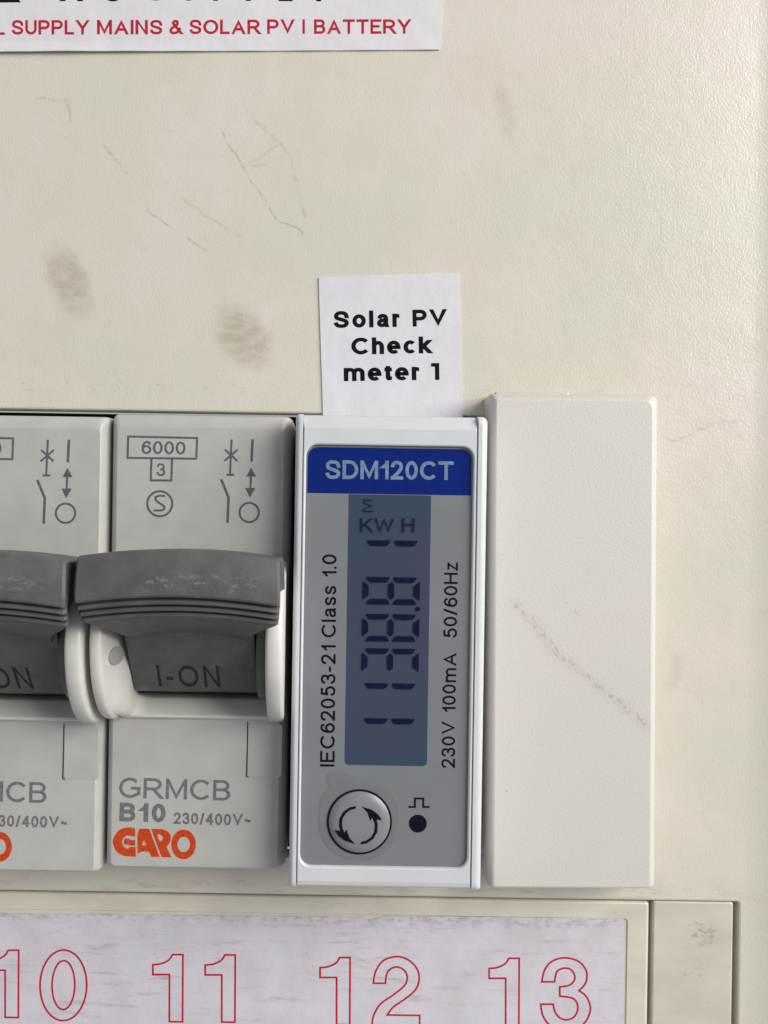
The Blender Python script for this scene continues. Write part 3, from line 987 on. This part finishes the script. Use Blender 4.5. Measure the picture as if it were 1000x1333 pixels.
    loft(bm, [(arc(3.04, -16.12, .84, .84, 0, 360, 28)[:-1], FH), (arc(3.04, -16.12, .84, .84, 0, 360, 28)[:-1], FH + .03), (arc(3.04, -16.12, .78, .78, 0, 360, 28)[:-1], FH + .05)])
    obj('pulse_indicator', bm, 'black', t)
    # push button in its clear surround
    bx, bz = -2.47, -16.02
    out = [(bx - 3.9, bz + .6), (bx - 3.75, bz + 2.2), (bx - 3.0, bz + 3.2), (bx - 3.2, bz + 4.4), (bx - 1.8, bz + 4.75), (bx + .4, bz + 4.1), (bx + 2.2, bz + 3.5), (bx + 3.5, bz + 2.2), (bx + 3.85, bz + .3), (bx + 3.4, bz - 1.6),
           (bx + 2.3, bz - 3.0), (bx + .5, bz - 3.65), (bx - 1.4, bz - 3.5), (bx - 3.0, bz - 2.5), (bx - 3.8, bz - 1.0)]
    out = spline(out, 4, True)
    sh = lambda k: [(bx + (x - bx) * k, bz + (z - bz) * k) for x, z in out]
    bm = bmesh.new()
    loft(bm, [(sh(1), FH + .001), (sh(.985), FH + .012), (sh(.94), FH + .022), (sh(.6), FH + .03)])
    obj('button_surround', bm, 'surround', t)
    circ = lambda r: arc(bx, bz, r, r, 0, 360, 56)[:-1]
    bm = bmesh.new()
    loft(bm, [(circ(2.98), FH + .02), (circ(2.93), FH + .08), (circ(2.75), FH + .20), (circ(2.45), FH + .33), (circ(2.1), FH + .40), (circ(1.2), FH + .43)])
    bt = obj('reset_button', bm, 'button', t, 60)
    bm = bmesh.new()
    loft(bm, [(circ(3.06), FH + .025), (circ(3.06), FH + .10), (circ(2.88), FH + .115), (circ(2.85), FH + .05)], False)
    obj('ring', bm, 'black', bt)
    bm = bmesh.new()
    A1 = [(-2.84, -14.42), (-3.4, -14.54), (-4.0, -14.98), (-4.36, -15.62), (-4.38, -16.3), (-4.27, -16.78), (-4.78, -16.72), (-4.42, -17.25), (-3.8, -17.7), (-2.85, -17.98), (-3.4, -17.42), (-3.68, -16.65), (-3.85, -16.95),
          (-4.05, -16.55), (-4.12, -16.1), (-4.06, -15.6), (-3.78, -15.12), (-3.35, -14.80), (-2.84, -14.66)]
    cx, cz = -2.575, -16.22
    A2 = [(2 * cx - x, 2 * cz - z) for x, z in A1]
    for A in (A1, A2):
        fill(bm, [A], FH + .445)
    obj('arrows', bm, 'black', bt, 0)
    return t


build_meter()


# ------------------------------------------------------------------ blanking plate
def build_blank():
    t = thing('blanking_plate', 'plain off-white blanking plate with brown scuff right of the meter', 'blanking plate', 24.4, -12.7, -0.55)
    bm = bmesh.new()
    x0, x1, z0, z1 = -8.15, 8.9, -24.75, 25.1
    q = (0.4, 0.75, 0.4, 0.3)
    L = [(rrect(x0, x1, z0, z1, q), -0.3), (rrect(x0, x1, z0, z1, q), 3.1), (rrect(x0 + .02, x1 - .08, z0 + .02, z1 - .08, q), 3.5), (rrect(x0 + .05, x1 - .30, z0 + .06, z1 - .25, q), 4.05),
         (rrect(x0 + .12, x1 - .58, z0 + .12, z1 - .48, q), 4.55), (rrect(x0 + .24, x1 - .82, z0 + .22, z1 - .68, q), 4.86), (rrect(x0 + .42, x1 - 1.02, z0 + .38, z1 - .85, q), 4.99), (rrect(x0 + .5, x1 - 1.1, z0 + .45, z1 - .92, q), 5.0)]
    loft(bm, L)
    obj('plate', bm, 'blank', t)
    bm = bmesh.new()
    loft(bm, [(rrect(-7.6, -0.05, 24.6, 25.24, 0.12), 0.2), (rrect(-7.6, -0.05, 24.6, 25.24, 0.12), 3.3), (rrect(-7.5, -0.3, 24.6, 25.10, 0.1), 3.6)])
    obj('catch', bm, 'blank', t)
    return t


build_blank()


# ------------------------------------------------------------------ stickers and the numbered strip
def sheet(name, label, cat, outline, h, thick, mat, lift=None, origin=(0, 0)):
    """a thin sheet of paper with an edge; outline in absolute mm"""
    t = thing(name, label, cat, origin[0], origin[1])
    bm = bmesh.new()
    pts = [(x - origin[0], z - origin[1]) for x, z in outline]
    hh = [h + (lift(x, z) if lift else 0) for x, z in outline]
    loft(bm, [(pts, hh), (pts, [v + thick for v in hh])], cap_end=False)
    fr = tessellate_polygon([[Vector((x, z, 0)) for x, z in pts]])
    vs = [bm.verts.new(V(x, z, v + thick)) for (x, z), v in zip(pts, hh)]
    for f in fr:
        bm.faces.new([vs[i] for i in f])
    bmesh.ops.remove_doubles(bm, verts=bm.verts, dist=1e-8)
    o = obj('paper', bm, mat, t, 20)
    return t


def edge_pts(a, b, n, jitter):
    out = []
    for i in range(n):
        f = i / n
        out.append((a[0] + (b[0] - a[0]) * f + (random.uniform(-jitter, jitter) if i else 0), a[1] + (b[1] - a[1]) * f + (random.uniform(-jitter, jitter) if i else 0)))
    return out


# name label above the meter
TL, TR, BR, BL = (-1.60, 24.68), (13.21, 25.40), (13.80, 10.05), (-0.90, 9.85)
ol = edge_pts(BL, BR, 8, 0) + edge_pts(BR, TR, 24, 0.035) + edge_pts(TR, TL, 10, 0.01) + edge_pts(TL, BL, 10, 0.01)
lab = sheet('name_label', 'small white label with black lettering stuck above the meter', 'label', ol, 0.0, 0.14, 'label', origin=(6.1, 17.5))
bm = bmesh.new()
LH = 0.146
write(bm, 'Solar', 0.05 - 6.1, 19.36 - 17.5, 1.78, 0.218, LH, width=6.95, rot=2.0, track=0.17)
write(bm, 'PV', 8.37 - 6.1, 19.65 - 17.5, 1.78, 0.218, LH, width=3.62, rot=2.0, track=0.13)
write(bm, 'Check', 1.97 - 6.1, 16.60 - 17.5, 1.78, 0.218, LH, width=8.4, rot=1.9, track=0.14)
write(bm, 'meter', 1.22 - 6.1, 13.78 - 17.5, 1.78, 0.218, LH, width=7.95, rot=1.8, track=0.14)
write(bm, '!', 10.42 - 6.1, 14.06 - 17.5, 1.78, 0.215, LH, width=0.86, rot=1.8)
obj('lettering', bm, 'black', lab, 0)

# large sticker at the top
stk = thing('warning_sticker', 'large white sticker with red lettering cut off by the top edge', 'sticker', -20, 56)
bm = bmesh.new()
grid = []
for i in range(73):
    f = i / 72
    x0 = -60 + (10.73 + 60) * f
    zb = 47.27 + 1.58 * f
    up = 0.30 * max(0, 1 - abs(x0 + 30) / 24) ** 1.5 + (0.05 * math.sin(x0 * 0.5) ** 2)
    col = []
    for d, lf in ((0, up), (0.25, up * .72), (0.5, up * .45), (0.8, up * .18), (1.15, 0), (8, 0), (19, 0)):
        col.append((x0 + 20 + d * 0.055 * f, zb + d - 56, 0.15 + lf))
    grid.append(col)
tv = [[bm.verts.new(V(*p)) for p in c] for c in grid]
lo = [bm.verts.new(V(c[0][0], c[0][1], c[0][2] - 0.15)) for c in grid]
rt = [bm.verts.new(V(p[0], p[1], p[2] - 0.15)) for p in grid[-1]]
for a, b in zip(tv[:-1], tv[1:]):
    for j in range(len(a) - 1):
        bm.faces.new((a[j], b[j], b[j + 1], a[j + 1]))
for i in range(72):
    bm.faces.new((lo[i], lo[i + 1], tv[i + 1][0], tv[i][0]))
for j in range(6):
    bm.faces.new((rt[j], rt[j + 1], tv[-1][j + 1], tv[-1][j]))
obj('paper', bm, 'sticker', stk, 30)
bm = bmesh.new()
SH = 0.158
sw = lambda s, xa, xb, za, hgt, wgt: write(bm, s, xa + 20, za - 56, hgt, wgt, SH, width=xb - xa, rot=0.92, track=0.12)
sw('L', -36.1, -35.04, 49.66, 1.52, 0.175)
sw('SUPPLY', -34.32, -26.14, 49.72, 1.52, 0.175)
sw('MAINS', -25.33, -18.44, 49.88, 1.52, 0.175)
sw('&', -17.72, -16.34, 50.02, 1.52, 0.175)
sw('SOLAR', -15.61, -8.16, 50.06, 1.52, 0.175)
sw('PV', -7.43, -4.52, 50.22, 1.52, 0.175)
sw('I', -3.71, -3.46, 50.28, 1.52, 0.175)
sw('BATTERY', -2.49, 7.71, 50.30, 1.52, 0.175)
obj('red_lettering', bm, 'red', stk, 0)
bm = bmesh.new()
write(bm, 'AC', -29.3 + 20, 53.32 - 56, 2.5, 0.22, SH, width=6.6, rot=0.6, track=0.75)
write(bm, 'SUPPLY', -20.2 + 20, 53.54 - 56, 2.5, 0.22, SH, width=19.2, rot=0.6, track=0.72)
fill(bm, [[(-44 + 20, 52.9 - 56), (-33.42 + 20, 53.12 - 56), (-38.6 + 20, 62.2 - 56)]], SH)
obj('black_lettering', bm, 'black', stk, 0)

# numbered strip in the label holder
ol = [(-60, -43.0)] + [(-34 + i * 0.9 + random.uniform(-.2, .2), -42.86 + i * 0.9 * 0.0055 + random.uniform(-.035, .035)) for i in range(42)]
ol += [(4.0, -42.62), (4.7, -42.95), (5.4, -42.80), (6.4, -42.58)] + [(8 + i * 1.5, -42.52 + i * 0.012 + random.uniform(-.02, .02)) for i in range(16)] + [(31.62, -42.40), (31.80, -53.5), (31.85, -62), (-60, -62)]
ol = [p for i, p in enumerate(ol)]
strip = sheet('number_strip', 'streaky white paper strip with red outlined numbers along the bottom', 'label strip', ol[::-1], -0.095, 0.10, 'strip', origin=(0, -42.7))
bm = bmesh.new()
NH = 0.011
ONE = [(-3.14, -2.16), (-3.15, -1.12)] + spline([(-3.15, -1.12), (-2.31, -1.01), (-1.48, -0.60), (-1.10, -0.02)], 4)[1:] + [(0, 0), (.07, -7.10), (-1.32, -7.10), (-1.39, -2.13)]
TWO = spline([(5.32, -49.60), (5.55, -48.35), (6.35, -47.19), (7.77, -46.75), (9.07, -47.14), (9.95, -48.10), (10.14, -49.20), (9.76, -50.24), (8.74, -51.17), (7.46, -52.09), (6.85, -52.92)], 5) \
    + [(10.26, -52.92), (10.27, -54.0), (5.26, -54.0)] + spline([(5.28, -53.6), (5.50, -52.77), (6.16, -51.73), (7.44, -50.80), (8.59, -49.81), (8.90, -48.90), (8.50, -48.13), (7.72, -47.84), (7.01, -48.15), (6.69, -48.74), (6.60, -49.58)], 5)
THREE = spline([(23.07, -49.17), (23.38, -47.89), (24.16, -46.97), (25.45, -46.60), (26.88, -46.93), (27.70, -47.82), (27.82, -48.73), (27.57, -49.45), (27.00, -50.04)], 5) \
    + spline([(27.00, -50.04), (27.72, -50.55), (28.15, -51.38), (28.22, -52.22), (27.76, -53.3), (26.9, -54.0), (25.7, -54.2), (24.5, -54.0), (23.75, -53.5), (23.21, -52.62), (23.00, -51.53)], 5)[1:] \
    + spline([(24.32, -51.51), (24.51, -52.28), (25.03, -52.92), (25.75, -53.13), (26.52, -52.83), (26.90, -52.11), (26.82, -51.34), (26.30, -50.83), (25.00, -50.65)], 5) \
    + spline([(24.98, -49.68), (26.02, -49.47), (26.53, -48.88), (26.45, -48.23), (25.99, -47.76), (25.21, -47.73), (24.63, -48.13), (24.42, -49.15)], 5)
dz = 42.7
lines = [('c', [(x + ox, z + oz + dz) for x, z in ONE]) for ox, oz in ((-32.11, -46.71), (-14.79, -46.89), (-9.27, -46.84), (2.84, -46.92), (20.66, -46.73))]
lines += [('c', [(x, z + dz) for x, z in TWO]), ('c', [(x, z + dz) for x, z in THREE]),
          ('c', arc(-27.34, -50.33 + dz, 2.46, 3.72, 0, 360, 60)), ('c', arc(-27.34, -50.31 + dz, 1.20, 2.58, 0, 360, 48))]
strokes(bm, lines, 0.195, NH)
obj('outlined_numbers', bm, 'outline_red', strip, 0)
